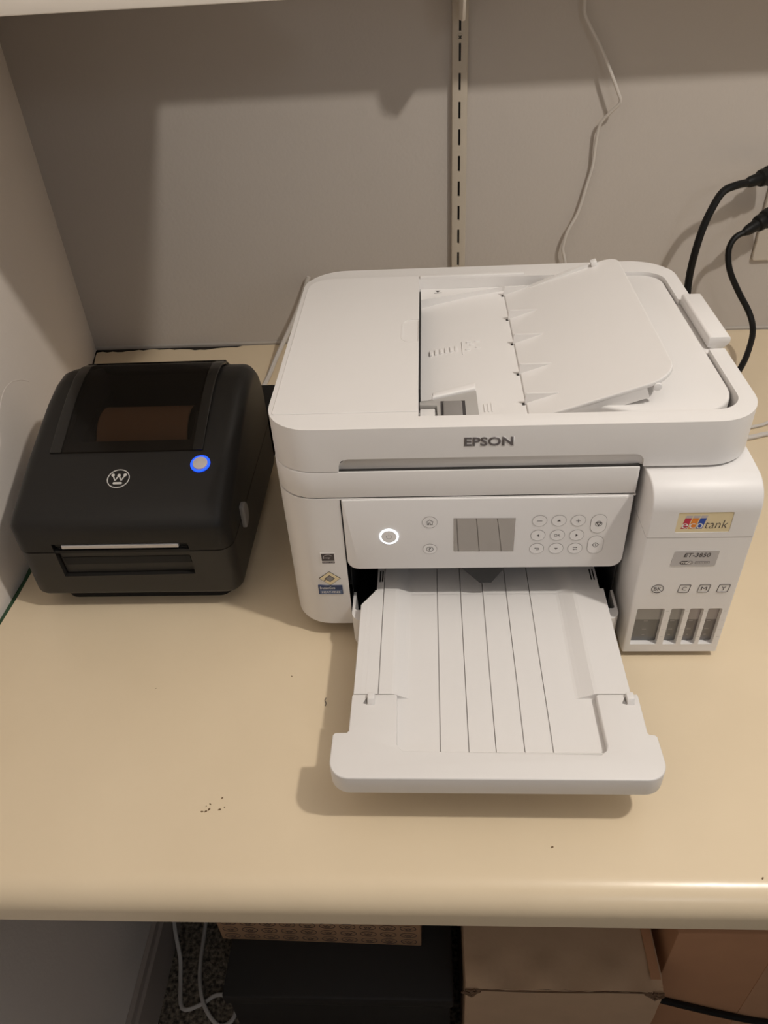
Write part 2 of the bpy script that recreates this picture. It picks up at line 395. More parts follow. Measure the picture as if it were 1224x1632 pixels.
# ------------------------------------------------------------------ shelf, bracket, rail
def shelf():
    root = thing('wall_shelf', 'pale wall shelf above the printers, its front edge at the top left', 'shelf', (0, 0, 0.485))
    pts = [(-0.3150, 0.17), (0.085, 0.17), (0.100, 0.255), (-0.065, 0.467), (XR - 0.02, 0.467), (XR - 0.02, YW - 0.001), (-0.398, YW - 0.001), (-0.318, 0.2025), (-0.3135, 0.185)]
    bm = bev(prism(pts, 'xy', 0.0, 0.019), 0.0012, 2)
    obj('board', bm, m_shelf, root, 30)
    # steel bracket hooked into the rail
    br = [(YW - 0.014, -0.065), (YW - 0.014, -0.001), (0.475, -0.001), (0.470, -0.006), (0.478, -0.030), (0.498, -0.055), (0.52, -0.058)]
    obj('bracket', bev(prism(br, 'yz', 0.1712, 0.1742), 0.0004, 1), m_shelf, root, 30)
shelf()
def rail():
    root = thing('shelf_rail', 'cream slotted metal shelf rail screwed upright to the back wall', 'shelf rail', (0, 0, 0))
    xc = 0.1733; w = 0.0098; y0 = YW - 0.0095
    bm = prism([(xc - w, YW - 0.0005), (xc - w, y0), (xc + w, y0), (xc + w, YW - 0.0005)], 'xy', 0.012, 1.3)
    bm = bev(bm, 0.0016, 3, lambda a, b: abs(a.z - b.z) > 0.5 and a.y < y0 + 0.001)
    cut = bmesh.new()
    zs = [0.3534 - 0.03215 * k for k in range(-24, 11)]
    for z in zs:
        if z < 0.03: continue
        add(cut, prism(rrect(xc - 0.0014, xc + 0.0014, z - 0.0098, z + 0.0098, 0.0006, 2), 'xz', y0 - 0.002, y0 + 0.0045))
    bm = boolean(bm, cut)
    obj('channel', bm, m_rail, root, 30)
    for z in zs:
        if z < 0.03 or z > 0.46: continue
        obj('slot_shade', prism(rrect(xc - 0.00138, xc + 0.00138, z - 0.0097, z + 0.0097, 0.0006, 2), 'xz', y0 + 0.0038, y0 + 0.0044), m_black, root, 0)  # black plate standing in for the shade inside each slot
    s = cyl((xc, y0 - 0.0009, 0.4015), 0.0041, 0.0012, 'y', 24); s = bev(s, 0.0005, 2)
    sc = obj('screw', s, m_rail, root)
    cr = bmesh.new()
    for a in (R_(45), R_(135)):
        c, d = math.cos(a), math.sin(a)
        q = [(xc + u * c - v * d, 0.4015 + u * d + v * c) for u, v in ((-.0023, -.0006), (.0023, -.0006), (.0023, .0006), (-.0023, .0006))]
        prism(q, 'xz', y0 - 0.00105, y0 - 0.0008, cr)
    obj('screw_cross', cr, m_black, sc, 0)
rail()

# ------------------------------------------------------------------ inkjet printer
def inkjet():
    root = thing('inkjet_printer', 'large white inkjet printer with paper trays open and an ink tank unit', 'printer', (0, 0, 0), -0.00495)
    RF = 0.034
    D = 0.318
    # ---- lower body with the tray bay cut out
    bm = prism(rrect(0.0, 0.2885, 0.0, D, 0, 8, (RF, 0.001, 0.02, 0.03)), 'xy', 0.018, 0.1630)
    bm = bev(bm, 0.020, 6, lambda a, b: a.z < 0.02 and b.z < 0.02 and min(a.x, b.x) < 0.2)
    bm = boolean(bm, box(0.0537, 0.30, -0.05, 0.235, -0.01, 0.1619))
    body = obj('body', bm, m_white, root)
    # shadow gap line between body and scanner frame
    obj('seam', prism(rrect(0.0012, 0.2875, 0.0012, D - 0.002, 0, 8, (RF, 0.001, 0.02, 0.03)), 'xy', 0.1625, 0.1905), m_seam, root)
    obj('foot', box(0.02, 0.05, 0.02, 0.05, 0.0, 0.019), m_dgrey, root)
    obj('foot', box(0.02, 0.05, 0.26, 0.29, 0.0, 0.019), m_dgrey, root)
    obj('foot', box(0.30, 0.365, 0.26, 0.29, 0.0, 0.012), m_dgrey, root)
    obj('foot', box(0.305, 0.365, -0.015, 0.02, 0.0, 0.012), m_dgrey, root)
    # bay lining
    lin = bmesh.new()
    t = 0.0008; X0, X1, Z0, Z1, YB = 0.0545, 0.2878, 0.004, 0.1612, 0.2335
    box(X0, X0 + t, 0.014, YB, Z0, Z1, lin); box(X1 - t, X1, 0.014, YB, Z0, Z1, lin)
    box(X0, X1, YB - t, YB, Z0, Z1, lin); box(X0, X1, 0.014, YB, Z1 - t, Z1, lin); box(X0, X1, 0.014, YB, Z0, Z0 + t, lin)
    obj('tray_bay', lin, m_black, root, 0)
    # ---- scanner frame band
    bm = prism(rrect(0.0, 0.2878, 0.0, D, 0, 8, (RF, 0.001, 0.02, 0.03)), 'xy', 0.1640, 0.1893)
    bm = bev(bm, 0.0011, 2)
    obj('scanner_frame', bm, m_white, root)
    # ---- lid
    lid = prism(rrect(0.0, 0.3755, 0.0, D - 0.004, 0, 10, (0.036, 0.037, 0.042, 0.042)), 'xy', 0.1900, 0.2290)
    lid = bev(lid, 0.016, 6, lambda a, b: min(a.z, b.z) > 0.2288 and min(a.y, b.y) > 0.285)
    lid = bev(lid, 0.0028, 3, lambda a, b: min(a.z, b.z) > 0.2288 and max(a.y, b.y) < 0.30)
    # finger recess along the lower front
    rec = prism([(0.0545, 0.18), (0.2905, 0.18), (0.2890, 0.1965), (0.2865, 0.2003), (0.2820, 0.2015), (0.0630, 0.2015), (0.0580, 0.1998), (0.0560, 0.1960)], 'xz', -0.02, 0.0050)
    for v in rec.verts:
        if v.co.y > 0 and v.co.z > 0.19: v.co.y -= 0.0030
    lid = boolean(lid, rec)
    # feeder pocket and output pocket
    lid = boolean(lid, prism(rrect(0.1185, 0.3625, 0.0165, 0.2835, 0, 8, (0.0, 0.022, 0.022, 0.0)), 'xy', 0.2000, 0.24))
    lid = boolean(lid, box(0.357, 0.39, 0.113, 0.212, 0.2195, 0.24))
    lido = obj('lid', lid, m_white, root)
    obj('back_hinge_rail', bev(box(0.119, 0.226, 0.2836, 0.2895, 0.224, 0.2315), 0.001, 2), m_white, root)
    # ---- feeder cover (left half of the lid top)
    fc = prism(rrect(0.0040, 0.1183, 0.0228, 0.291, 0, 6, (0.002, 0.001, 0.001, 0.025)), 'xy', 0.2288, 0.2297)
    fc = bev(fc, 0.0004, 1)
    fc = boolean(fc, prism(rrect(0.1030, 0.13, 0.140, 0.187, 0, 6, (0.010, 0, 0, 0.010)), 'xy', 0.2292, 0.24))
    cov = obj('feeder_cover', fc, m_white, root)
    gp = ringpoly(rrect(0.1022, 0.1181, 0.1392, 0.1878, 0, 6, (0.0105, 0.0001, 0.0001, 0.0105)), rrect(0.1040, 0.1179, 0.141, 0.186, 0, 6, (0.009, 0.0001, 0.0001, 0.009)), 'xy', 0.2292, 0.2300)
    obj('grip_rim', bev(gp, 0.0003, 1), m_white, cov)
    # feed slot under the cover edge
    obj('feed_slot', box(0.1186, 0.1199, 0.058, 0.252, 0.203, 0.2288), m_black, root, 0)
    # ---- feeding slope
    sl = [(0.1187, 0.2002), (0.1187, 0.2085), (0.135, 0.2105), (0.175, 0.2130), (0.206, 0.2135), (0.245, 0.2135), (0.245, 0.2002)]
    bm = prism(sl, 'xz', 0.0170, 0.2832)
    slope = obj('feeder_floor', bm, m_white, root)
    # sheet-side wedge along the back with the paper mark
    wd = [(0.1192, 0.2834), (0.1192, 0.2560), (0.2040, 0.2832)]
    obj('fixed_guide', prism(wd, 'xy', 0.2080, 0.2180), m_white, root, 0)
    mk = bmesh.new()
    flat([(0.1343, 0.2785), (0.1372, 0.2742), (0.1401, 0.2785)], 'xy', 0.21815, mk); flat([(0.1335, 0.2726), (0.1412, 0.2736), (0.1412, 0.2727), (0.1335, 0.2717)], 'xy', 0.21815, mk)
    obj('guide_mark', mk, m_ink, root, 0)
    # embossed sheet pictogram and marks
    em = []
    x = 0.128
    for k in range(6):
        em.append(box(x, x + 0.0024, 0.149 + k * 0.0012, 0.158 + k * 0.0012, 0.2085, 0.2126 - 0.0009 + k * 0.0002)); x += 0.0046
    em.append(box(0.1575, 0.1581, 0.148, 0.172, 0.2085, 0.21285))
    for k, (a, c2) in enumerate(((0.161, 0.155), (0.165, 0.164), (0.170, 0.158), (0.170, 0.170), (0.162, 0.169))):
        em.append(box(a, a + 0.0042, c2, c2 + 0.0022, 0.2085, 0.21335 + 0.0001 * k))
    for k in range(3): em.append(box(0.171 + k * 0.003, 0.1722 + k * 0.003, 0.046, 0.058 + 0.001 * k, 0.2085, 0.2137))
    for q in em: obj('embossed_mark', bev(q, 0.0003, 1), m_white, slope, 30)
    # ---- output floor on the right
    of = prism([(0.2450, 0.036), (0.2900, 0.0175)] + rrect(0.2450, 0.3610, 0.0175, 0.2830, 0, 8, (0.0, 0.036, 0.022, 0.0))[1:], 'xy', 0.2002, 0.2262)
    of = bev(of, 0.0022, 3, lambda a, b: min(a.z, b.z) > 0.226)
    obj('output_floor', of, m_white, root)
    # ---- raised sheet support flap
    ang = R_(18.7)
    fl = prism(rrect(0.0, 0.114, 0.030, 0.272, 0, 8, (0.0, 0.022, 0.016, 0.0)), 'xy', -0.0035, 0.0)
    fl = bev(fl, 0.001, 2)
    sk = []
    sk.append(prism([(0.020, -0.0030), (0.090, -0.0030), (0.0905, -0.012), (0.028, -0.012)], 'xz', 0.0302, 0.034))
    sk.append(box(0.012, 0.0185, 0.0302, 0.034, -0.0075, -0.003))
    sk.append(prism([(0.020, -0.0010), (0.086, -0.0010), (0.086, 0.0032), (0.080, 0.0032), (0.026, 0.0005)], 'xz', 0.266, 0.2715))
    sk.append(bev(box(0.0885, 0.0945, 0.263, 0.2712, -0.001, 0.0050), 0.001, 2))
    T = Matrix.Translation((0.2050, 0, 0.2148)) @ Matrix.Rotation(-ang, 4, 'Y')
    for q in [fl] + sk: q.transform(T)
    flap = obj('sheet_support', fl, m_white, root, 0)
    for q, nm in zip(sk, ('support_skirt', 'support_clip', 'support_ridge', 'support_clip')): obj(nm, q, m_white, flap, 30)
    kn = cyl((0.0975, 0.0296, -0.0052), 0.0033, 0.004, 'y', 20); kn = bev(kn, 0.001, 2); kn.transform(T)
    obj('support_pin', kn, m_white_sm, flap)
    for ty in (0.2705, 0.2137, 0.1620, 0.1055, 0.0565):
        rib = prism([(0.2040, 0.2137), (0.2046, 0.2232), (0.2050, 0.2236), (0.2310, 0.2236), (0.2300, 0.2225), (0.2060, 0.2140)], 'xz', ty - 0.0010, ty + 0.0008)
        obj('support_rib', rib, m_white, flap, 0)
        obj('rib_hole', box(0.2022, 0.2042, ty - 0.0020, ty + 0.0012, 0.2132, 0.2139), m_seam, root, 0)
    # ---- grey edge guide
    g = bmesh.new()
    add(g, prism([(0.1192, 0.0600), (0.1290, 0.0605), (0.1660, 0.0745), (0.1665, 0.0200), (0.1340, 0.0200), (0.1330, 0.0520), (0.1192, 0.0535)], 'xy', 0.2085, 0.2168))
    eg = obj('edge_guide', bev(g, 0.0006, 2), m_lgrey, root, 30)
    obj('guide_rail', bev(prism([(0.1290, 0.0612), (0.1295, 0.0690), (0.1660, 0.0850), (0.1660, 0.0755)], 'xy', 0.2085, 0.2190), 0.0015, 3), m_white, eg, 30)
    obj('guide_recess', box(0.1362, 0.1560, 0.0200, 0.0580, 0.2168, 0.21715), m_dgrey, eg, 0)
    obj('guide_button', bev(box(0.1382, 0.1535, 0.0200, 0.0550, 0.2169, 0.2195), 0.0012, 2), m_mgrey, eg, 30)
    obj('guide_pad', bev(box(0.1195, 0.1318, 0.0250, 0.0505, 0.2085, 0.2150), 0.0012, 2), m_white, eg, 30)
    # ---- stopper tab on the right rim
    st = bev(prism([(0.3640, 0.2260), (0.3640, 0.2345), (0.3655, 0.2355), (0.3805, 0.2355), (0.3820, 0.2340), (0.3820, 0.2300), (0.3755, 0.2230)], 'xz', 0.1210, 0.2110), 0.0006, 2)
    obj('stopper_tab', st, m_white, root, 30)
    obj('rim_hinge', bev(box(0.3605, 0.3725, 0.1130, 0.2125, 0.2190, 0.2240), 0.0006, 1), m_white, root, 30)
    # ---- maker's lettering on the lid
    obj('maker_lettering', front(text('EPSON', 0.0080, 0.0368, 0.028, 0, 0.0006), 0.1715, 0.2158, 0.0002), m_logo, root, 0)
    obj('lettering_edge', front(text('EPSON', 0.0088, 0.0378, 0.045, 0, 0.0002), 0.1716, 0.2155, 0.0001), m_white_sm, root, 0)
    # ---- control panel
    yp = -0.0015
    bm = prism(rrect(0.0548, 0.2868, 0.0868, 0.1624, 0, 6, (0.010, 0.010, 0.0015, 0.0015)), 'xz', yp, 0.0130)
    bm = bev(bm, 0.0012, 2, lambda a, b: max(a.y, b.y) < 0)
    pan = obj('control_panel', bm, m_white_sm, root)
    edge = ringpoly(rrect(0.0570, 0.2846, 0.0890, 0.1606, 0.008, 6), rrect(0.0573, 0.2843, 0.0893, 0.1603, 0.0078, 6), 'xz', yp - 0.0001, yp + 0.0005)
    y1 = yp - 0.0004
    obj('screen', prism([(0.1455, 0.1068), (0.1955, 0.1062), (0.1955, 0.1418), (0.1455, 0.1424)], 'xz', yp - 0.0003, yp + 0.001), m_screen, pan, 0)
    edge.free()
    def button(cx, cz, rx, rz, icon, tall=False):
        bmb = bmesh.new()
        out = rrect(cx - rx, cx + rx, cz - rz, cz + rz, min(rx, rz) * 0.999, 8) if tall else ell(cx, cz, rx, rz)
        inn = rrect(cx - rx + .00028, cx + rx - .00028, cz - rz + .00028, cz + rz - .00028, min(rx, rz) * 0.999 - .00028, 8) if tall else ell(cx, cz, rx - 0.00028, rz - 0.00028)
        prism(inn, 'xz', y1 + 0.0001, yp + 0.0003, bmb, 0)
        ringpoly(out, inn, 'xz', y1 + 0.00008, yp + 0.0003, bmb, 1)
        icon(bmb, cx, cz)
        return obj('button', bmb, [m_white_sm, m_ring, m_ink], pan, 0)
    yi = y1 - 0.00002
    def line(bmb, pts, w=0.00022, closed=False, mi=2):
        P = pts + [pts[0]] if closed else pts
        for (ax, az), (bx, bz) in zip(P[:-1], P[1:]):
            d = math.hypot(bx - ax, bz - az)
            if d == 0: continue
            nx, nz = -(bz - az) / d * w, (bx - ax) / d * w
            ex, ez = (bx - ax) / d * w, (bz - az) / d * w
            flat([(ax - ex + nx, az - ez + nz), (ax - ex - nx, az - ez - nz), (bx + ex - nx, bz + ez - nz), (bx + ex + nx, bz + ez + nz)], 'xz', yi, bmb, mi)
    def poly(bmb, pts, mi=2): flat(pts, 'xz', yi, bmb, mi)
    def txt(bmb, s, cx, cz, h, w=None, weight=0.0):
        add(bmb, front(text(s, h, w, weight), cx, cz, yi), 2)
    S = 0.0013
    ic = {
        'minus': lambda b, x, z: line(b, [(x - .0019, z), (x + .0019, z)]),
        'plus': lambda b, x, z: (line(b, [(x - .0017, z), (x + .0017, z)]), line(b, [(x, z - .0017), (x, z + .0017)])),
        'up': lambda b, x, z: poly(b, [(x - .0016, z - .0007), (x + .0016, z - .0007), (x, z + .0011)]),
        'down': lambda b, x, z: poly(b, [(x - .0016, z + .0007), (x, z - .0011), (x + .0016, z + .0007)]),
        'left': lambda b, x, z: poly(b, [(x + .0009, z - .0014), (x + .0009, z + .0014), (x - .0011, z)]),
        'right': lambda b, x, z: poly(b, [(x - .0009, z - .0014), (x + .0011, z), (x - .0009, z + .0014)]),
        'ok': lambda b, x, z: txt(b, 'OK', x, z, 0.0030, 0.0052),
        'back': lambda b, x, z: (line(b, [(x - .0016, z + .0008), (x + .0012, z + .0008), (x + .0018, z + .0002), (x + .0018, z - .0004), (x + .0012, z - .0010), (x - .0004, z - .0010)]), poly(b, [(x - .0022, z + .0008), (x - .0010, z + .0002), (x - .0010, z + .0014)])),
        'swap': lambda b, x, z: (line(b, [(x - .0016, z + .0011), (x + .0014, z + .0011)]), line(b, [(x - .0014, z - .0011), (x + .0016, z - .0011)]), poly(b, [(x + .0020, z + .0011), (x + .0008, z + .0017), (x + .0008, z + .0005)]), poly(b, [(x - .0020, z - .0011), (x - .0008, z - .0017), (x - .0008, z - .0005)])),
        'stop': lambda b, x, z: (line(b, ell(x, z, .0026, .0026, 16), .0002, True), line(b, [(x - .0018, z + .0012), (x + .0018, z + .0012), (x, z - .0020)], .0003, True)),
        'start': lambda b, x, z: (line(b, [(x - .0027, z), (x, z + .0026), (x + .0027, z), (x, z - .0026)], .0002, True), line(b, [(x, z + .0012), (x, z - .0012)], .0002)),
        'home': lambda b, x, z: (line(b, [(x - .0030, z + .0001), (x, z + .0026), (x + .0030, z + .0001)], .0002), line(b, [(x - .0020, z), (x - .0020, z - .0026), (x - .0008, z - .0026), (x - .0008, z - .0008), (x + .0004, z - .0008), (x + .0004, z - .0026), (x + .0021, z - .0026), (x + .0021, z)], .0002)),
        'help': lambda b, x, z: (line(b, ell(x, z, .0028, .0025, 16), .0002, True), txt(b, '?', x, z, 0.0034, 0.0020)),
    }
    RX, RZ = 0.0060, 0.0058
    for cx, cz, k in ((0.2150, 0.1386, 'minus'), (0.2305, 0.1386, 'up'), (0.2460, 0.1384, 'plus'), (0.2147, 0.1232, 'left'), (0.2305, 0.1231, 'ok'), (0.2462, 0.1229, 'right'), (0.2147, 0.1086, 'back'), (0.2306, 0.1086, 'down'), (0.2462, 0.1085, 'swap')):
        button(cx, cz, RX, RZ, ic[k])
    button(0.2625, 0.1348, 0.0064, 0.0098, ic['stop'], True); button(0.2625, 0.1122, 0.0064, 0.0098, ic['start'], True)
    button(0.1260, 0.1388, 0.0062, 0.0060, ic['home']); button(0.1257, 0.1096, 0.0060, 0.0056, ic['help'])
    pw = bmesh.new()
    cx, cz = 0.0919, 0.1240
    prism(ell(cx, cz, 0.0064, 0.0066), 'xz', y1 - 0.0003, yp + 0.0003, pw, 0)
    ringpoly(ell(cx, cz, 0.0078, 0.0080), ell(cx, cz, 0.0066, 0.0068), 'xz', y1 - 0.0002, yp + 0.0003, pw, 1)
    pb = obj('power_button', pw, [m_white_sm, m_glowr], pan, 0)
    pi = bmesh.new(); yi = y1 - 0.00035
    line(pi, [(cx + .0022 * math.sin(R_(a)), cz + .0022 * math.cos(R_(a))) for a in range(35, 330, 20)], .00016, False, 0); line(pi, [(cx, cz + .0010), (cx, cz + .0027)], .00016, False, 0)
    obj('power_symbol', pi, m_ring, pb, 0)
    # ---- ink tank unit
    yt = -0.0263
    TX0, TX1 = 0.2925, 0.3755
    rr = 0.022; cy_, cz_ = yt + rr, 0.1875 - rr
    arc = [(cy_ - rr * math.cos(R_(a)), cz_ + rr * math.sin(R_(a))) for a in range(0, 91, 6)]
    up = prism([(D - 0.02, 0.1402), (yt, 0.1402)] + arc + [(D - 0.02, 0.1875)], 'yz', TX0, TX1)
    up = bev(up, 0.0016, 3, lambda a, b: abs(a.x - b.x) < 1e-5 and max(a.y, b.y) < 0.2)
    def taper(bmx):
        for v in bmx.verts:
            if v.co.x < TX0 + 0.004:
                v.co.x += -0.0036 + max(0.0, min(1.0, (0.03 - v.co.y) / 0.05)) * 0.0050
    taper(up)
    up = boolean(up, prism(rrect(0.3146, 0.3556, 0.1452, 0.1650, 0.0012, 3), 'xz', -0.05, yt + 0.0008))
    cover = obj('tank_cover', up, m_white_sm, root)
    low = prism([(D - 0.02, 0.007), (yt + 0.0005, 0.007), (yt + 0.0002, 0.1396), (D - 0.02, 0.1396)], 'yz', TX0, TX1)
    low = bev(low, 0.0016, 3, lambda a, b: abs(a.x - b.x) < 1e-5 and max(a.y, b.y) < 0.2)
    taper(low)
    wins = ((0.2995, 0.3222), (0.3276, 0.3388), (0.3430, 0.3545), (0.3580, 0.3696))
    cut = bmesh.new()
    for a, b2 in wins:
        add(cut, prism(rrect(a, b2, 0.0165, 0.0610, 0, 4, (0.0002, 0.0015, 0.0015, 0.0015)), 'xz', yt - 0.01, yt + 0.0060))
    low = boolean(low, cut)
    tank = obj('tank_front', low, m_white_sm, root)
    for i, (a, b2) in enumerate(wins):
        w = bmesh.new(); lv = 0.0430
        prism([(a + .0001, lv), (b2 - .0001, lv), (b2 - .0001, 0.0606), (a + .0001, 0.0606)], 'xz', yt + 0.0050, yt + 0.0059, w, 0)
        prism([(a + .0001, 0.0168), (b2 - .0001, 0.0168), (b2 - .0001, lv), (a + .0001, lv)], 'xz', yt + 0.0050, yt + 0.0059, w, 1)
        c = (a + b2) / 2
        for z, l in ((0.0410, 0.0022), (0.0310, 0.0022), (0.0238, 0.0013)):
            flat([(c - l, z), (c + l * .6, z), (c + l * .6, z + .00035), (c - l, z + .00035)], 'xz', yt + 0.00495, w, 2)
        obj('ink_window', w, [m_win_hi if i < 2 else m_win_hi2, m_win_lo if i < 2 else m_win_lo2, m_pgrey], tank, 0)
    # marks on the tank front
    yl = yt - 0.00005
    def mark(name, bm, mats, par): return obj(name, bm, mats, par, 0)
    sb = prism(rrect(0.3147, 0.3555, 0.1453, 0.1649, 0.0010, 3), 'xz', yt + 0.0004, yt + 0.0007)
    stick = mark('brand_sticker', sb, m_cream, cover)
    ys = yt + 0.00035
    def para(x0, x1, z0, z1, m):
        k = 0.18
        mark('colour_bar', flat([(x0 + (z0 - .1487) * k, z0), (x1 + (z0 - .1487) * k, z0), (x1 + (z1 - .1487) * k, z1), (x0 + (z1 - .1487) * k, z1)], 'xz', ys), m, stick)
    for i in range(3):
        x0 = 0.3185 + i * 0.0056
        para(x0, x0 + 0.0049, 0.1487, 0.1590, (m_red, m_orange, m_pblue)[i]); para(x0, x0 + 0.0049, 0.1592, 0.1617, m_pgrey)
    ew = bmesh.new()
    for i, s in enumerate('eco'): add(ew, front(text(s, 0.0052, 0.0046, 0.0), 0.3212 + i * 0.0056, 0.1516, ys - 0.0001))
    mark('brand_lettering', ew, m_printw, stick)
    tk = front(text('tank', 0.0080, 0.0168, -0.012, 0.12), 0.3447, 0.1529, ys - 0.0001)
    mark('brand_lettering', tk, m_ink, stick)
    mb = prism([(0.3178 + .001, 0.1100), (0.3515, 0.1100), (0.3524, 0.1108), (0.3530, 0.1252), (0.3524, 0.1262), (0.3196, 0.1262), (0.3186, 0.1254), (0.3174, 0.1106)], 'xz', yt - 0.0001, yt + 0.0008)
    ml = mark('model_label', mb, m_lab, tank)
    mark('model_lettering', front(text('ET-3850', 0.0044, 0.0205, 0.012, 0.2), 0.3365, 0.1218, yt - 0.0002), m_ink, ml)
    wf = bmesh.new()
    prism(rrect(0.3243, 0.3345, 0.1118, 0.1156, 0.0018, 5), 'xz', yt - 0.00015, yt, wf, 0)
    prism(rrect(0.3295, 0.3341, 0.1122, 0.1152, 0.0014, 5), 'xz', yt - 0.00020, yt, wf, 1)
    add(wf, front(text('Wi', 0.0024, 0.0040, 0.01), 0.3270, 0.1137, yt - 0.00022), 1)
    add(wf, front(text('Fi', 0.0024, 0.0030, 0.01), 0.3319, 0.1137, yt - 0.00025), 0)
    prism(rrect(0.3362, 0.3474, 0.1122, 0.1152, 0.0005, 2), 'xz', yt - 0.00015, yt, wf, 0)
    prism(rrect(0.3365, 0.3471, 0.1125, 0.1149, 0.0003, 2), 'xz', yt - 0.0002, yt, wf, 2)
    for k in range(8): flat([(0.3370 + k * .00122, .1131), (0.3378 + k * .00122, .1131), (0.3378 + k * .00122, .1143), (0.3370 + k * .00122, .1143)], 'xz', yt - 0.00022, wf, 3)
    mark('network_mark', wf, [m_ink, m_printw, m_lab, m_ring], ml)
    for cx, s in ((0.3120, 'BK'), (0.3334, 'C'), (0.3492, 'M'), (0.3648, 'Y')):
        q = bmesh.new(); cz = 0.0846
        if s == 'BK': ringpoly(ell(cx, cz, .0050, .0047), ell(cx, cz, .0046, .0043), 'xz', yl, yt + .0002, q)
        else:
            def sq(h): return [(p[0] + (p[1] - cz) * .12, p[1]) for p in rrect(cx - .0045 + h, cx + .0045 - h, cz - .0044 + h, cz + .0044 - h, .0009, 3)]
            ringpoly(sq(0), sq(.00035), 'xz', yl, yt + .0002, q)
        add(q, front(text(s, 0.0040, 0.0060 if s == 'BK' else (0.0046 if s == 'M' else 0.0038), 0.0), cx, cz, yl - 0.00005))
        mark('colour_letter', q, m_ink, tank)
    mark('thin_line', flat([(.305, .0776), (.3665, .0776), (.3665, .0779), (.305, .0779)], 'xz', yl), m_printw, tank)
    tc_ = bmesh.new()
    for xx in (0.3246, 0.3406, 0.3560, 0.3722):
        for z in (0.058, 0.047, 0.0355, 0.0265): flat([(xx - .0013, z), (xx + .0013, z), (xx + .0013, z + .0003), (xx - .0013, z + .0003)], 'xz', yl, tc_)
    mark('level_tick', tc_, m_lgrey, tank)
    # ---- stickers on the left front of the body
    yb = -0.0003
    e = bmesh.new()
    prism(rrect(0.0317, 0.0446, 0.0925, 0.1052, 0.0003, 2), 'xz', yb, 0.0005, e, 0)
    prism([(0.0327, 0.0962), (0.0437, 0.0962), (0.0437, 0.1043), (0.0327, 0.1043)], 'xz', yb - .0001, 0.0004, e, 1)
    prism([(0.0327, 0.0934), (0.0437, 0.0934), (0.0437, 0.0956), (0.0327, 0.0956)], 'xz', yb - .0001, 0.0004, e, 1)
    for k in range(10):
        a0, a1 = 200 - k * 16, 200 - (k + 1) * 16
        p = lambda a, r: (0.0384 + r * 1.35 * math.cos(R_(a)), 0.0998 + r * math.sin(R_(a)))
        flat([p(a0, .0030), p(a1, .0030), p(a1, .0034), p(a0, .0034)], 'xz', yb - .00015, e, 2)
    add(e, front(text('energy', 0.0019, 0.0066, 0.0, 0.3), 0.0372, 0.0993, yb - .0002), 2)
    add(e, front(text('ENERGY STAR', 0.0012, 0.0096, 0.0), 0.0382, 0.0945, yb - .0002), 2)
    mark('energy_sticker', e, [m_printw, m_ink, m_pgrey], root)
    d = bmesh.new(); cx, cz = 0.0375, 0.0752
    def dia(r, s=0): return [(cx - r, cz), (cx, cz - r * .86), (cx + r, cz), (cx, cz + r * .86)]
    prism(dia(.0096), 'xz', yb, .0005, d, 1); prism(dia(.0090), 'xz', yb - .0001, .0005, d, 0)
    prism(dia(.0047), 'xz', yb - .0002, .0005, d, 1); prism(dia(.0037), 'xz', yb - .0003, .0005, d, 2)
    prism([(cx - .0058, cz - .0026), (cx - .0030, cz + .0002), (cx - .0024, cz - .0002), (cx - .0052, cz - .0032)], 'xz', yb - .0002, .0004, d, 1)
    prism([(0.0262, 0.0562), (0.0478, 0.0562), (0.0478, 0.0668), (0.0262, 0.0668)], 'xz', yb - .0003, .0005, d, 3)
    prism([(0.0274, 0.0567), (0.0471, 0.0567), (0.0471, 0.0614), (0.0274, 0.0614)], 'xz', yb - .0004, .0004, d, 4)
    add(d, front(text('PrecisionCore', 0.0030, 0.0135, 0.01), 0.0345, 0.0641, yb - .0005), 5)
    add(d, front(text('HEAT-FREE', 0.0024, 0.0165, 0.0), 0.0372, 0.0590, yb - .0005), 5)
    mark('technology_sticker', d, [m_cream, m_ink, m_mgrey, m_navy, mat('print_steel_blue', (0.10, 0.14, 0.24), 0.45), m_printw], root)
    # ---- paper cassette under the tray
    ca = prism(rrect(0.0555, 0.2885, -0.0215, 0.014, 0, 6, (0.010, 0.010, 0, 0)), 'xy', 0.004, 0.0440)
    ca = bev(ca, 0.012, 5, lambda a, b: max(a.z, b.z) < 0.005 and min(a.y, b.y) < 0.1)
    ck = prism(rrect(0.0580, 0.2862, -0.0085, 0.05, 0.002, 3), 'xy', 0.016, 0.06)
    ca = boolean(ca, ck)
    obj('paper_cassette', ca, m_white, root)
    obj('cassette_floor', box(0.0582, 0.2860, -0.0083, 0.0138, 0.0160, 0.0175), m_black, root, 0)
    # ---- output tray
    zt = 0.0550; zc = 0.0490; g = 0.0004; gd = 0.0020
    def grooves(zz, xs):
        o = []
        for x in xs: o += [(x - g, zz), (x - g, zz - gd), (x + g, zz - gd), (x + g, zz)]
        return o
    prof = [(0.0645, zt - 0.012), (0.0645, zt - 0.0004), (0.0649, zt)]
    prof += grooves(zt, (0.0840,)) + [(0.0945, zt), (0.0965, zt - 0.0004), (0.0990, zt - 0.0016), (0.1040, zc + 0.0016), (0.1065, zc + 0.0004), (0.1085, zc)]
    prof += grooves(zc, (0.1316, 0.1524, 0.1722, 0.1930, 0.2135)) + [(0.2365, zc), (0.2385, zc + 0.0004), (0.2415, zc + 0.0016), (0.2475, zt - 0.0016), (0.2500, zt - 0.0004), (0.2525, zt), (0.2772, zt), (0.2776, zt - 0.0004), (0.2776, zt - 0.012)]
    def lin_top(x):   # bottom follows 4 mm below
        return None
    tr = prism(prof, 'xz', -0.1095, 0.0050)
    tr = boolean(tr, prism([(0.060, 0.01), (0.060, -0.0138), (0.0640, -0.0138), (0.0760, 0.0035), (0.0760, 0.01)], 'xy', 0.03, 0.07))
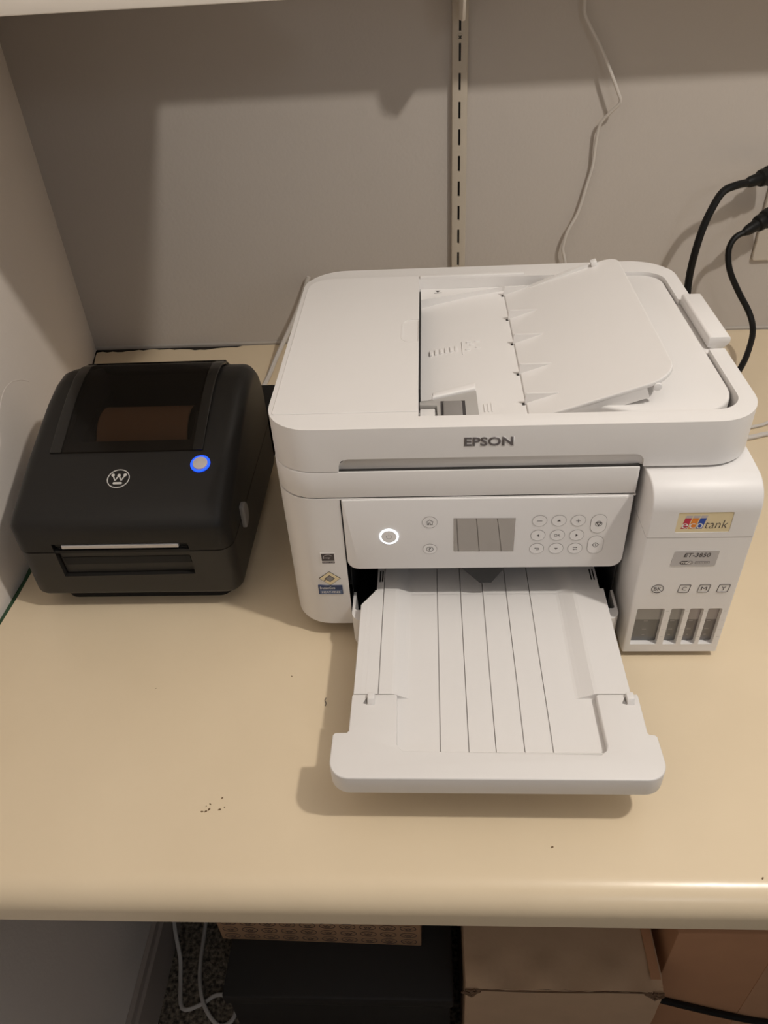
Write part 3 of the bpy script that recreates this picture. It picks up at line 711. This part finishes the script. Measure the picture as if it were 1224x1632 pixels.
    tray = obj('output_tray', tr, m_white, root, 0)
    inner = [(0.0775, zt - 0.012), (0.0775, zt - 0.0006)] + [p for p in prof if 0.078 < p[0] < 0.2730] + [(0.2740, zt), (0.2740, zt - 0.012)]
    ti = prism(inner, 'xz', 0.0048, 0.16)
    obj('tray_rear', ti, m_white, root, 30)
    for x in (0.0800, 0.0822, 0.2690, 0.2715):
        obj('rail_slit', box(x - 0.0006, x + 0.0006, 0.016, 0.030, zt - 0.0008, zt + 0.0001), m_black, tray, 0)
    lines = bmesh.new()
    for x in (0.0702, 0.0742): box(x - 0.0002, x + 0.0002, -0.1085, -0.006, zt - 0.0001, zt + 0.00015, lines)
    obj('rail_ridge', lines, m_white, tray, 0)
    mid = [(0.0985, zc - 0.006), (0.0985, zc)] + grooves(zc, (0.1316, 0.1524, 0.1722, 0.1930, 0.2135)) + [(0.2520, zc), (0.2520, zc - 0.006)]
    obj('tray_extension', prism(mid, 'xz', -0.1580, -0.1095), m_white, root, 0)
    # end stop: U-shaped plate with a deep front lip
    U = [(0.0643, -0.1105), (0.0975, -0.1105), (0.0988, -0.1118), (0.1000, -0.1560), (0.1040, -0.1610), (0.2460, -0.1635), (0.2500, -0.1600), (0.2512, -0.1560), (0.2510, -0.1118), (0.2525, -0.1105), (0.2818, -0.1105)]
    out = [(0.2824, -0.1120), (0.2822, -0.1450), (0.2830, -0.1464), (0.2868, -0.1468), (0.2885, -0.1485), (0.2890, -0.1690)]
    fr = [(0.2890 - 0.0145 + 0.0145 * math.cos(R_(a)), -0.1695 - 0.0145 * math.sin(R_(a))) for a in range(0, 91, 10)]
    fl2 = [(0.0515 + 0.0145 - 0.0145 * math.sin(R_(a)), -0.1695 - 0.0145 * math.cos(R_(a))) for a in range(0, 91, 10)]
    lf2 = [(0.0517, -0.1480), (0.0535, -0.1458), (0.0622, -0.1455), (0.0634, -0.1440), (0.0636, -0.1120)]
    es = prism((U + out + fr + fl2 + lf2)[::-1], 'xy', 0.0370, 0.0562)
    es = bev(es, 0.0012, 3, lambda a, b: min(a.z, b.z) > 0.056)
    es = bev(es, 0.0015, 2, lambda a, b: max(a.z, b.z) < 0.0372)
    stop = obj('tray_end_stop', es, m_white, root, 30)
    obj('recess_lip', bev(prism([(-0.1575, zc - 0.004), (-0.1575, zc), (-0.1612, 0.0545), (-0.1625, 0.0545), (-0.1625, zc - 0.004)], 'yz', 0.1015, 0.2490), 0.0005, 1), m_white, stop, 30)
    for cx, sgn in ((0.0790, -1), (0.2752, -1)):
        h = prism([(cx - .0028, -0.1118), (cx + .0028, -0.1118), (cx + .0028, -0.1215), (cx - .0028, -0.1215)], 'xy', 0.0555, 0.0605)
        for v in h.verts:
            if v.co.z > 0.060 and v.co.y < -0.12: v.co.y += 0.0035
        obj('hook', bev(h, 0.0008, 2), m_white, stop, 30)
        obj('hook_notch', prism([(cx - .0030, -0.1135), (cx - .0030, -0.1205), (cx - .0062, -0.1195), (cx - .0052, -0.1170)], 'xy', 0.0561, 0.05635), m_mgrey, stop, 0)
    # ---- dark paper deflector hanging under the panel
    df = prism([(0.1475, 0.0885), (0.1935, 0.0885), (0.1790, 0.0650), (0.1685, 0.0650)], 'xz', 0.0025, 0.030)
    df = bev(df, 0.001, 2)
    obj('paper_deflector', df, m_black, root, 30)
    return root
inkjet()

# ------------------------------------------------------------------ label printer
def label_printer():
    root = thing('label_printer', 'black desktop label printer with a smoked window and glowing blue button', 'printer', (-0.1600, 0.038, 0.0))
    W = 0.1035
    # everything below is in local coordinates: x across, y into the scene
    obj('base', bev(prism(rrect(-W + 0.020, W - 0.017, 0.0170, 0.215, 0.012, 5), 'xy', 0.0, 0.0215), 0.002, 2), m_lps, root)
    lo_ = prism(rrect(-W, W, 0.0, 0.232, 0, 8, (0.016, 0.016, 0.015, 0.015)), 'xy', 0.0200, 0.0755)
    lo_ = bev(lo_, 0.0055, 4, lambda a, b: max(a.z, b.z) < 0.021)
    # recess for the label exit
    ex = prism([(-0.0655, 0.10), (0.0635, 0.10), (0.0630, 0.0470), (-0.0645, 0.0455)], 'xz', -0.02, 0.0065)
    lo_ = boolean(lo_, ex)
    obj('lower_housing', lo_, m_lp2, root)
    obj('seam', prism(rrect(-W + .001, W - .001, 0.001, 0.231, 0, 8, (0.024, 0.024, 0.015, 0.015)), 'xy', 0.0745, 0.0775), m_lps, root)
    # upper cover: side profile
    prof = [(0.0, 0.0768), (0.0, 0.1010), (0.0022, 0.1075), (0.0080, 0.1120), (0.0200, 0.1172), (0.0740, 0.1370), (0.1100, 0.1485), (0.1420, 0.1580), (0.1680, 0.1632), (0.1900, 0.1635), (0.2080, 0.1575), (0.2210, 0.1450), (0.2290, 0.1280), (0.2320, 0.1100), (0.2320, 0.0768)]
    up = prism(prof, 'yz', -W, W)
    up = bev(up, 0.0140, 6, lambda a, b: abs(a.x - b.x) < 1e-6 and max(a.z, b.z) > 0.0769)
    up = boolean(up, box(-0.0655, 0.0635, -0.02, 0.0065, 0.07, 0.0862))
    up = boolean(up, box(-0.063, 0.058, 0.088, 0.212, 0.050, 0.20))
    obj('upper_cover', up, m_lp, root)
    cav = bmesh.new()
    box(-0.0632, 0.0582, 0.087, 0.213, 0.0762, 0.0790, cav); box(-0.0634, -0.0626, 0.087, 0.213, 0.078, 0.128, cav); box(0.0576, 0.0584, 0.087, 0.213, 0.078, 0.128, cav)
    obj('roll_bay', cav, m_lps, root, 0)
    # hood with smoked window
    hp = [(0.0745, 0.1360), (0.0745, 0.1388), (0.1100, 0.1520), (0.1420, 0.1622), (0.1680, 0.1680), (0.1900, 0.1685), (0.2090, 0.1620), (0.2230, 0.1490)]
    hi = [(0.2190, 0.1470), (0.2070, 0.1585), (0.1890, 0.1648), (0.1680, 0.1642), (0.1420, 0.1585), (0.1100, 0.1482)]
    win = prism(hp + hi, 'yz', -0.0670, 0.0620)
    wino = obj('window', win, m_smoke, root, 40)
    for xs, xe in ((-0.0785, -0.0670), (0.0620, 0.0720)):
        sd = prism(hp + hi, 'yz', xs, xe)
        sd = bev(sd, 0.0030, 3, lambda a, b: abs(a.x - b.x) < 1e-6 and ((a.x < -0.078) or (a.x > 0.0715)))
        obj('hood_side', sd, m_lpg, root, 40)
    back = prism([(0.2085, 0.1560), (0.2085, 0.1626), (0.2235, 0.1490), (0.2330, 0.1270), (0.2330, 0.1200)], 'yz', -0.0785, 0.0720)
    obj('hood_back', back, m_lpg, root, 40)
    # kraft label roll inside
    rl = cyl((-0.044, 0.133, 0.112), 0.035, 0.092, 'x', 40)
    roll = obj('label_roll', bev(rl, 0.001, 1), m_kraft, root)
    obj('roll_guide', cyl((-0.050, 0.133, 0.112), 0.0355, 0.005, 'x', 40), m_lps, root); obj('roll_guide', cyl((0.049, 0.133, 0.112), 0.0355, 0.005, 'x', 40), m_lps, root)
    # slanted top frame for button and logo
    sl = math.atan2(0.1370 - 0.1172, 0.0740 - 0.0200)
    def onslope(bm, x, y, lift=0.0002):
        z = 0.1172 + (y - 0.0200) * math.tan(sl)
        bm.transform(Matrix.Translation((x, y, z + lift)) @ Matrix.Rotation(sl, 4, 'X'))
        return bm
    bt = cyl((0, 0, -0.001), 0.0071, 0.0030, 'z', 32); bt = bev(bt, 0.0007, 2)
    b1 = obj('feed_button', onslope(bt, 0.0715, 0.0600), m_btn, root)
    rg = ringpoly(ell(0, 0, 0.0094, 0.0094, 32), ell(0, 0, 0.0073, 0.0073, 32), 'xy', -0.001, 0.0007)
    obj('light_ring', onslope(rg, 0.0715, 0.0600), m_blue, b1)
    lg = ringpoly(ell(0, 0, 0.0107, 0.0104, 36), ell(0, 0, 0.0099, 0.0096, 36), 'xy', -0.0004, 0.0003)
    def seg(ax, ay, bx, by, w):
        d = math.hypot(bx - ax, by - ay); nx, ny = -(by - ay) / d * w, (bx - ax) / d * w
        prism([(ax + nx, ay + ny), (ax - nx, ay - ny), (bx - nx, by - ny), (bx + nx, by + ny)], 'xy', -0.0004, 0.00025, lg)
    W5 = [(-0.0058, 0.0040), (-0.0030, -0.0022), (0.0, 0.0036), (0.0030, -0.0022), (0.0058, 0.0040)]
    for p, q in zip(W5[:-1], W5[1:]): seg(p[0], p[1], q[0], q[1], 0.00055)
    for k in (0, 2, 4): prism(ell(W5[k][0], W5[k][1], 0.0016, 0.0016, 16), 'xy', -0.0004, 0.0003, lg)
    prism(rrect(-0.0044, 0.0044, -0.0062, -0.0040, 0.0010, 4), 'xy', -0.0004, 0.0003, lg)
    obj('maker_emblem', onslope(lg, -0.0045, 0.0460), m_logow, root, 0)
    # label exit
    pl = prism([(-0.0640, 0.0860), (0.0622, 0.0860), (0.0618, 0.0480), (-0.0630, 0.0465)], 'xz', 0.0045, 0.0070)
    pl = bev(pl, 0.0004, 1)
    obj('exit_plate', pl, m_lp2, root, 0)
    obj('exit_slot', prism([(-0.0615, 0.0665), (0.0605, 0.0668), (0.0612, 0.0585), (-0.0605, 0.0575)], 'xz', 0.0040, 0.0050), m_lps, root, 0)
    obj('exit_slot', prism([(-0.0640, 0.0858), (0.0622, 0.0858), (0.0622, 0.0815), (-0.0640, 0.0808)], 'xz', 0.0030, 0.0047), m_lps, root, 0)
    tb = bmesh.new()
    box(-0.0560, 0.0545, -0.0012, 0.0040, 0.0815, 0.0852, tb)
    n = 60
    obj('tear_bar', bev(tb, 0.0003, 1), m_silver, root, 0)
    te = bmesh.new()
    for k in range(n):
        x = -0.0615 + 0.1225 * k / n
        prism([(x, 0.0800), (x + 0.0010, 0.0768), (x + 0.0020, 0.0800)], 'xz', 0.0030, 0.0042, te)
    obj('tear_teeth', te, m_lps, root, 0)
    # release tab on the right side
    tbm = prism(rrect(0.046, 0.0630, 0.0640, 0.0900, 0, 8, (0.002, 0.012, 0.012, 0.002)), 'yz', W - 0.001, W + 0.0042)
    obj('release_tab', bev(tbm, 0.0016, 3), m_tab, root)
    return root
label_printer()

# black block on the counter between the printers
bk = bev(box(-0.095, -0.045, 0.300, 0.385, 0.0, 0.055), 0.003, 3)
bo = thing('power_adapter', 'plain black block between the label printer and the white printer', 'power adapter', (0, 0, 0))
obj('case', bk, m_lps, bo)
obj('case_seam', box(-0.0953, -0.0447, 0.2997, 0.3853, 0.027, 0.028), m_black, bo, 0)

# ------------------------------------------------------------------ cords
wc = [(0.314, 0.5975, 0.486), (0.3170, 0.598, 0.455), (0.3183, 0.598, 0.4323), (0.3199, 0.598, 0.4183), (0.3289, 0.596, 0.4036), (0.3424, 0.594, 0.3835), (0.3546, 0.590, 0.3613), (0.3674, 0.588, 0.3367), (0.3722, 0.588, 0.3242), (0.3629, 0.593, 0.3122), (0.3529, 0.599, 0.2981), (0.3506, 0.602, 0.2778), (0.3502, 0.604, 0.2471), (0.3455, 0.604, 0.2235), (0.337, 0.602, 0.1869), (0.3245, 0.599, 0.1617), (0.3201, 0.598, 0.1399), (0.3238, 0.598, 0.1241), (0.331, 0.59, 0.09), (0.34, 0.56, 0.03), (0.36, 0.50, 0.003)]
tag(obj('hanging_wire', tube(wc, 0.0021, 8), m_cordw), 'thin white cord hanging in bends down the back wall', 'cord')
def plug_cord(label, path, r, tip, d):
    root = thing('black_power_cord', label, 'cord', tip)
    T = Vector(tip)
    rel = [tuple(Vector(p) - T) for p in path]
    obj('cable', tube(rel, r, 10), m_cordk, root)
    # moulded plug along direction d
    d = Vector(d).normalized(); s = d.cross(Vector((0, 0, 1))).normalized(); u = s.cross(d)
    pr = [(-0.002, 0.0045), (0.004, 0.0068), (0.010, 0.0075), (0.019, 0.0078), (0.021, 0.0105), (0.026, 0.0112), (0.031, 0.0100), (0.033, 0.0125), (0.043, 0.0130), (0.045, 0.0118)]
    bm = bmesh.new(); rings = []
    for t, q in pr:
        rings.append([bm.verts.new(d * t + s * math.cos(a) * q * 0.95 + u * math.sin(a) * q) for a in [2 * math.pi * k / 14 for k in range(14)]])
    for a, b2 in zip(rings[:-1], rings[1:]):
        for k in range(14): bm.faces.new((a[k], a[(k + 1) % 14], b2[(k + 1) % 14], b2[k]))
    bm.faces.new(rings[0][::-1]); bm.faces.new(rings[-1])
    bmesh.ops.recalc_face_normals(bm, faces=bm.faces)
    obj('plug', bm, m_cordk, root, 40)
    return root
plug_cord('black power cord arching from the upper plug down behind the white printer', [(0.5395, 0.560, 0.2290), (0.5243, 0.552, 0.2290), (0.5067, 0.545, 0.2242), (0.4957, 0.540, 0.2068), (0.4869, 0.535, 0.1818), (0.4812, 0.53, 0.15), (0.4805, 0.53, 0.1158), (0.4806, 0.52, 0.08), (0.475, 0.49, 0.03), (0.45, 0.46, 0.0052)], 0.0049, (0.5395, 0.560, 0.2290), (0.90, 0.42, 0.10))
plug_cord('black power cord curving from the lower plug to the counter at right', [(0.5517, 0.560, 0.1657), (0.5394, 0.557, 0.1596), (0.533, 0.552, 0.1448), (0.5376, 0.545, 0.1208), (0.5545, 0.54, 0.0912), (0.5718, 0.53, 0.0649), (0.5741, 0.51, 0.0491), (0.5625, 0.48, 0.0391), (0.5405, 0.44, 0.0300), (0.50, 0.39, 0.012), (0.46, 0.36, 0.0042)], 0.0040, (0.5517, 0.560, 0.1657), (0.85, 0.42, 0.32))
# outlet plate at the right edge
op = thing('wall_outlet', 'pale wall outlet plate at the right edge behind the black plugs', 'outlet', (0.625, YW, 0.165))
pb_ = bev(prism(rrect(-0.036, 0.036, -0.057, 0.085, 0.004, 4), 'xz', -0.0065, -0.0004), 0.002, 3)
obj('plate', pb_, m_outlet, op)
obj('socket', bev(prism(rrect(-0.0175, 0.0175, 0.030, 0.062, 0.006, 5), 'xz', -0.0085, -0.006), 0.0008, 2), m_outlet, op)
obj('socket', bev(prism(rrect(-0.0175, 0.0175, -0.030, 0.002, 0.006, 5), 'xz', -0.0085, -0.006), 0.0008, 2), m_outlet, op)

mc = [(-0.045, 0.602, 0.11), (-0.060, 0.595, 0.075), (-0.0725, 0.58, 0.0513), (-0.086, 0.560, 0.030), (-0.098, 0.535, 0.012), (-0.104, 0.50, 0.0036), (-0.108, 0.46, 0.0036), (-0.109, 0.42, 0.0036), (-0.100, 0.392, 0.0036)]
tag(obj('grey_cord', tube(mc, 0.0034, 8), m_cordw), 'pale cord running down behind the gap between the two printers', 'cord')
for pts, lab in (([(0.46, 0.305, 0.0031), (0.5165, 0.3135, 0.0031), (0.5405, 0.3208, 0.0031), (0.60, 0.330, 0.0031), (0.66, 0.31, 0.0031)], 'white cord lying on the counter at right, the nearer of two'),
                 ([(0.46, 0.318, 0.0025), (0.5307, 0.3383, 0.0025), (0.5493, 0.3461, 0.0025), (0.60, 0.375, 0.0025), (0.66, 0.40, 0.0025)], 'white cord lying on the counter at right, the farther of two')):
    tag(obj('white_cord', tube(pts, 0.0031 if 'nearer' in lab else 0.0022, 8), m_cordw), lab, 'cord')

# ------------------------------------------------------------------ under the counter
# crumpled cardboard box
def crumpled_box():
    root = thing('cardboard_box', 'worn cardboard box with crushed front corners under the counter', 'box', (0.271, -0.02, ZF))
    w, d, h = 0.113, 0.117, 0.30
    bm = bmesh.new()
    nx, nz = 24, 12
    def dent(x, z):
        r = 0.0
        for sx in (-1, 1):
            q = math.hypot((x - sx * w) / 0.02, (z - h) / 0.02)
            r += max(0, 1 - q) * 0.008
        return r
    # front face, slightly wavy
    V = [[bm.verts.new((-w + 2 * w * i / nx, -d + dent(-w + 2 * w * i / nx, h * k / nz) + random.uniform(-.0006, .0006), h * k / nz - (0.0035 * abs(math.sin(i * 1.3)) + dent(-w + 2 * w * i / nx, h) * 0.9 if k == nz else 0))) for k in range(nz + 1)] for i in range(nx + 1)]
    for i in range(nx):
        for k in range(nz): bm.faces.new((V[i][k], V[i + 1][k], V[i + 1][k + 1], V[i][k + 1]))
    obj('front_panel', bm, m_card, root, 50)
    bm = bmesh.new(); ny = 14
    T = [[bm.verts.new((-w + 2 * w * i / nx, -d + 2 * d * k / ny, h + (0.004 if k == 1 else 0) * math.sin(i * .8) - (dent(-w + 2 * w * i / nx, h) * 1.0 + 0.003 * abs(math.sin(i * 1.3)) if k == 0 else 0) + random.uniform(-.0007, .0007))) for k in range(ny + 1)] for i in range(nx + 1)]
    for i in range(nx):
        for k in range(ny): bm.faces.new((T[i][k], T[i + 1][k], T[i + 1][k + 1], T[i][k + 1]))
    obj('top_flap', bm, m_card, root, 50)
    obj('side_panel', box(-w, -w + 0.003, -d + 0.006, d, 0, h - 0.004), m_card, root, 0)
    obj('side_panel', box(w - 0.003, w, -d + 0.006, d, 0, h - 0.004), m_card, root, 0)
    obj('back_panel', box(-w, w, d - 0.003, d, 0, h - 0.002), m_card, root, 0)
    # torn creases at the corners and the packing tape along the right edge
    for sx in (-1, 1):
        c = bmesh.new()
        for k in range(6):
            a = random.uniform(-.009, .004); 
            tube([(sx * (w - 0.001) + a, -d - .0006 + 0.002 * k * .3, h - 0.004 - 0.0035 * k), (sx * (w - 0.008) + a, -d - .001, h - 0.006 - 0.003 * k + random.uniform(-.003, .003)), (sx * (w - 0.013) + a, -d - .0002, h - 0.004 - 0.002 * k)], 0.0014, 5, c, 0, 2)
        obj('torn_corner', c, m_crease, root)
    obj('crease', tube([(-w + .012, -d - .0004, h - .004), (-.05, -d - .0006, h - .0055), (0, -d - .0006, h - .006), (.05, -d - .0006, h - .0035), (w - .014, -d - .0004, h - .0045)], 0.0011, 6), m_crease, root)
    obj('tape', box(w - 0.013, w - 0.002, -d + 0.012, d, h + 0.0006, h + 0.0018), m_card2, root, 0)
    return root
crumpled_box()
def brown_box():
    root = thing('shipping_box', 'smooth brown shipping box at the lower right with a black strap', 'box', (0.60, 0.06, ZF))
    hx, hy, h = 0.203, 0.16, 0.362
    obj('carton', bev(box(-hx, hx, -hy, hy, 0, h), 0.003, 2), m_card2, root)
    obj('tape', prism([(-0.085, -hy - 0.0006), (-0.030, -hy - 0.0006), (-0.030, -hy), (-0.085, -hy)], 'xy', 0.0, h * 0.93), mat('tape_tan', (0.55, 0.31, 0.18), 0.5), root, 0)
    obj('strap', tube([(-hx - .001, -hy - .003, 0.185), (-hx + .02, -hy - .004, 0.175), (-.12, -hy - .0045, 0.143), (-.08, -hy - .0045, 0.124), (-.04, -hy - .0045, 0.110), (.03, -hy - .004, 0.098), (hx, -hy - .003, 0.092)], 0.0042, 8), m_cordk, root)
brown_box()
def dark_box():
    root = thing('storage_box', 'black storage box on the floor beneath the printed carton', 'box', (-0.024, 0.14, ZF))
    obj('body', bev(box(-0.118, 0.165, -0.262, 0.2, 0, 0.200), 0.004, 2), m_blkbox, root)
    obj('lid', bev(box(-0.122, 0.169, -0.266, 0.205, 0.2005, 0.2250), 0.004, 2), m_blkbox, root)
    r2 = thing('printed_carton', 'brown carton printed with rows of dark ovals under the counter', 'carton', (-0.0235, 0.07, ZF + 0.2252)); r2.rotation_euler.z = -0.02
    hx, hy, h = 0.1290, 0.13, 0.13
    hx = 0.1315
    obj('carton', bev(box(-hx, hx, -hy, hy, 0, h), 0.0015, 2), m_card3, r2)
    n = 10
    for row in range(4):
        q = bmesh.new()
        for k in range(n):
            cx = -hx + 0.016 + k * (2 * hx - 0.032) / (n - 1); cz = 0.012 + row * 0.019
            y = -hy - 0.0003
            ringpoly(ell(cx, cz, 0.0105, 0.0072, 18), ell(cx, cz, 0.0097, 0.0065, 18), 'xz', y, y + 0.0006, q)
            for a, b2 in (((-.005, .002), (-.0025, -.002)), ((-.0025, -.002), (0, .002)), ((0, .002), (.0025, -.002)), ((.0025, -.002), (.005, .002))):
                dx, dz = b2[0] - a[0], b2[1] - a[1]; l = math.hypot(dx, dz); nx, nz = -dz / l * .0005, dx / l * .0005
                flat([(cx + a[0] + nx, cz + a[1] + nz), (cx + a[0] - nx, cz + a[1] - nz), (cx + b2[0] - nx, cz + b2[1] - nz), (cx + b2[0] + nx, cz + b2[1] + nz)], 'xz', y - 0.0001, q)
            flat([(cx - .0032, cz - .0042), (cx + .0032, cz - .0042), (cx + .0032, cz - .0031), (cx - .0032, cz - .0031)], 'xz', y - 0.0001, q)
        obj('printed_row', q, m_ink, r2, 0)
dark_box()
fc1 = [(-0.2935, 0.16, -0.60), (-0.2930, 0.09, -0.66), (-0.286, 0.036, -0.70), (-0.275, -0.001, -0.735), (-0.270, -0.03, -0.7465), (-0.258, -0.067, -0.7465), (-0.231, -0.061, -0.7465), (-0.2097, -0.0479, -0.7465), (-0.1849, -0.0517, -0.7465), (-0.176, -0.0683, -0.7465), (-0.1833, -0.0848, -0.7465), (-0.2017, -0.0868, -0.7455), (-0.2262, -0.0609, -0.739), (-0.2416, -0.018, -0.742), (-0.2479, 0.0372, -0.7465), (-0.25, 0.10, -0.7465), (-0.24, 0.2, -0.7465)]
tag(obj('floor_cable', tube(fc1, 0.0032, 8), m_cordw), 'pale cable looped on the carpet beside the side wall', 'cable')
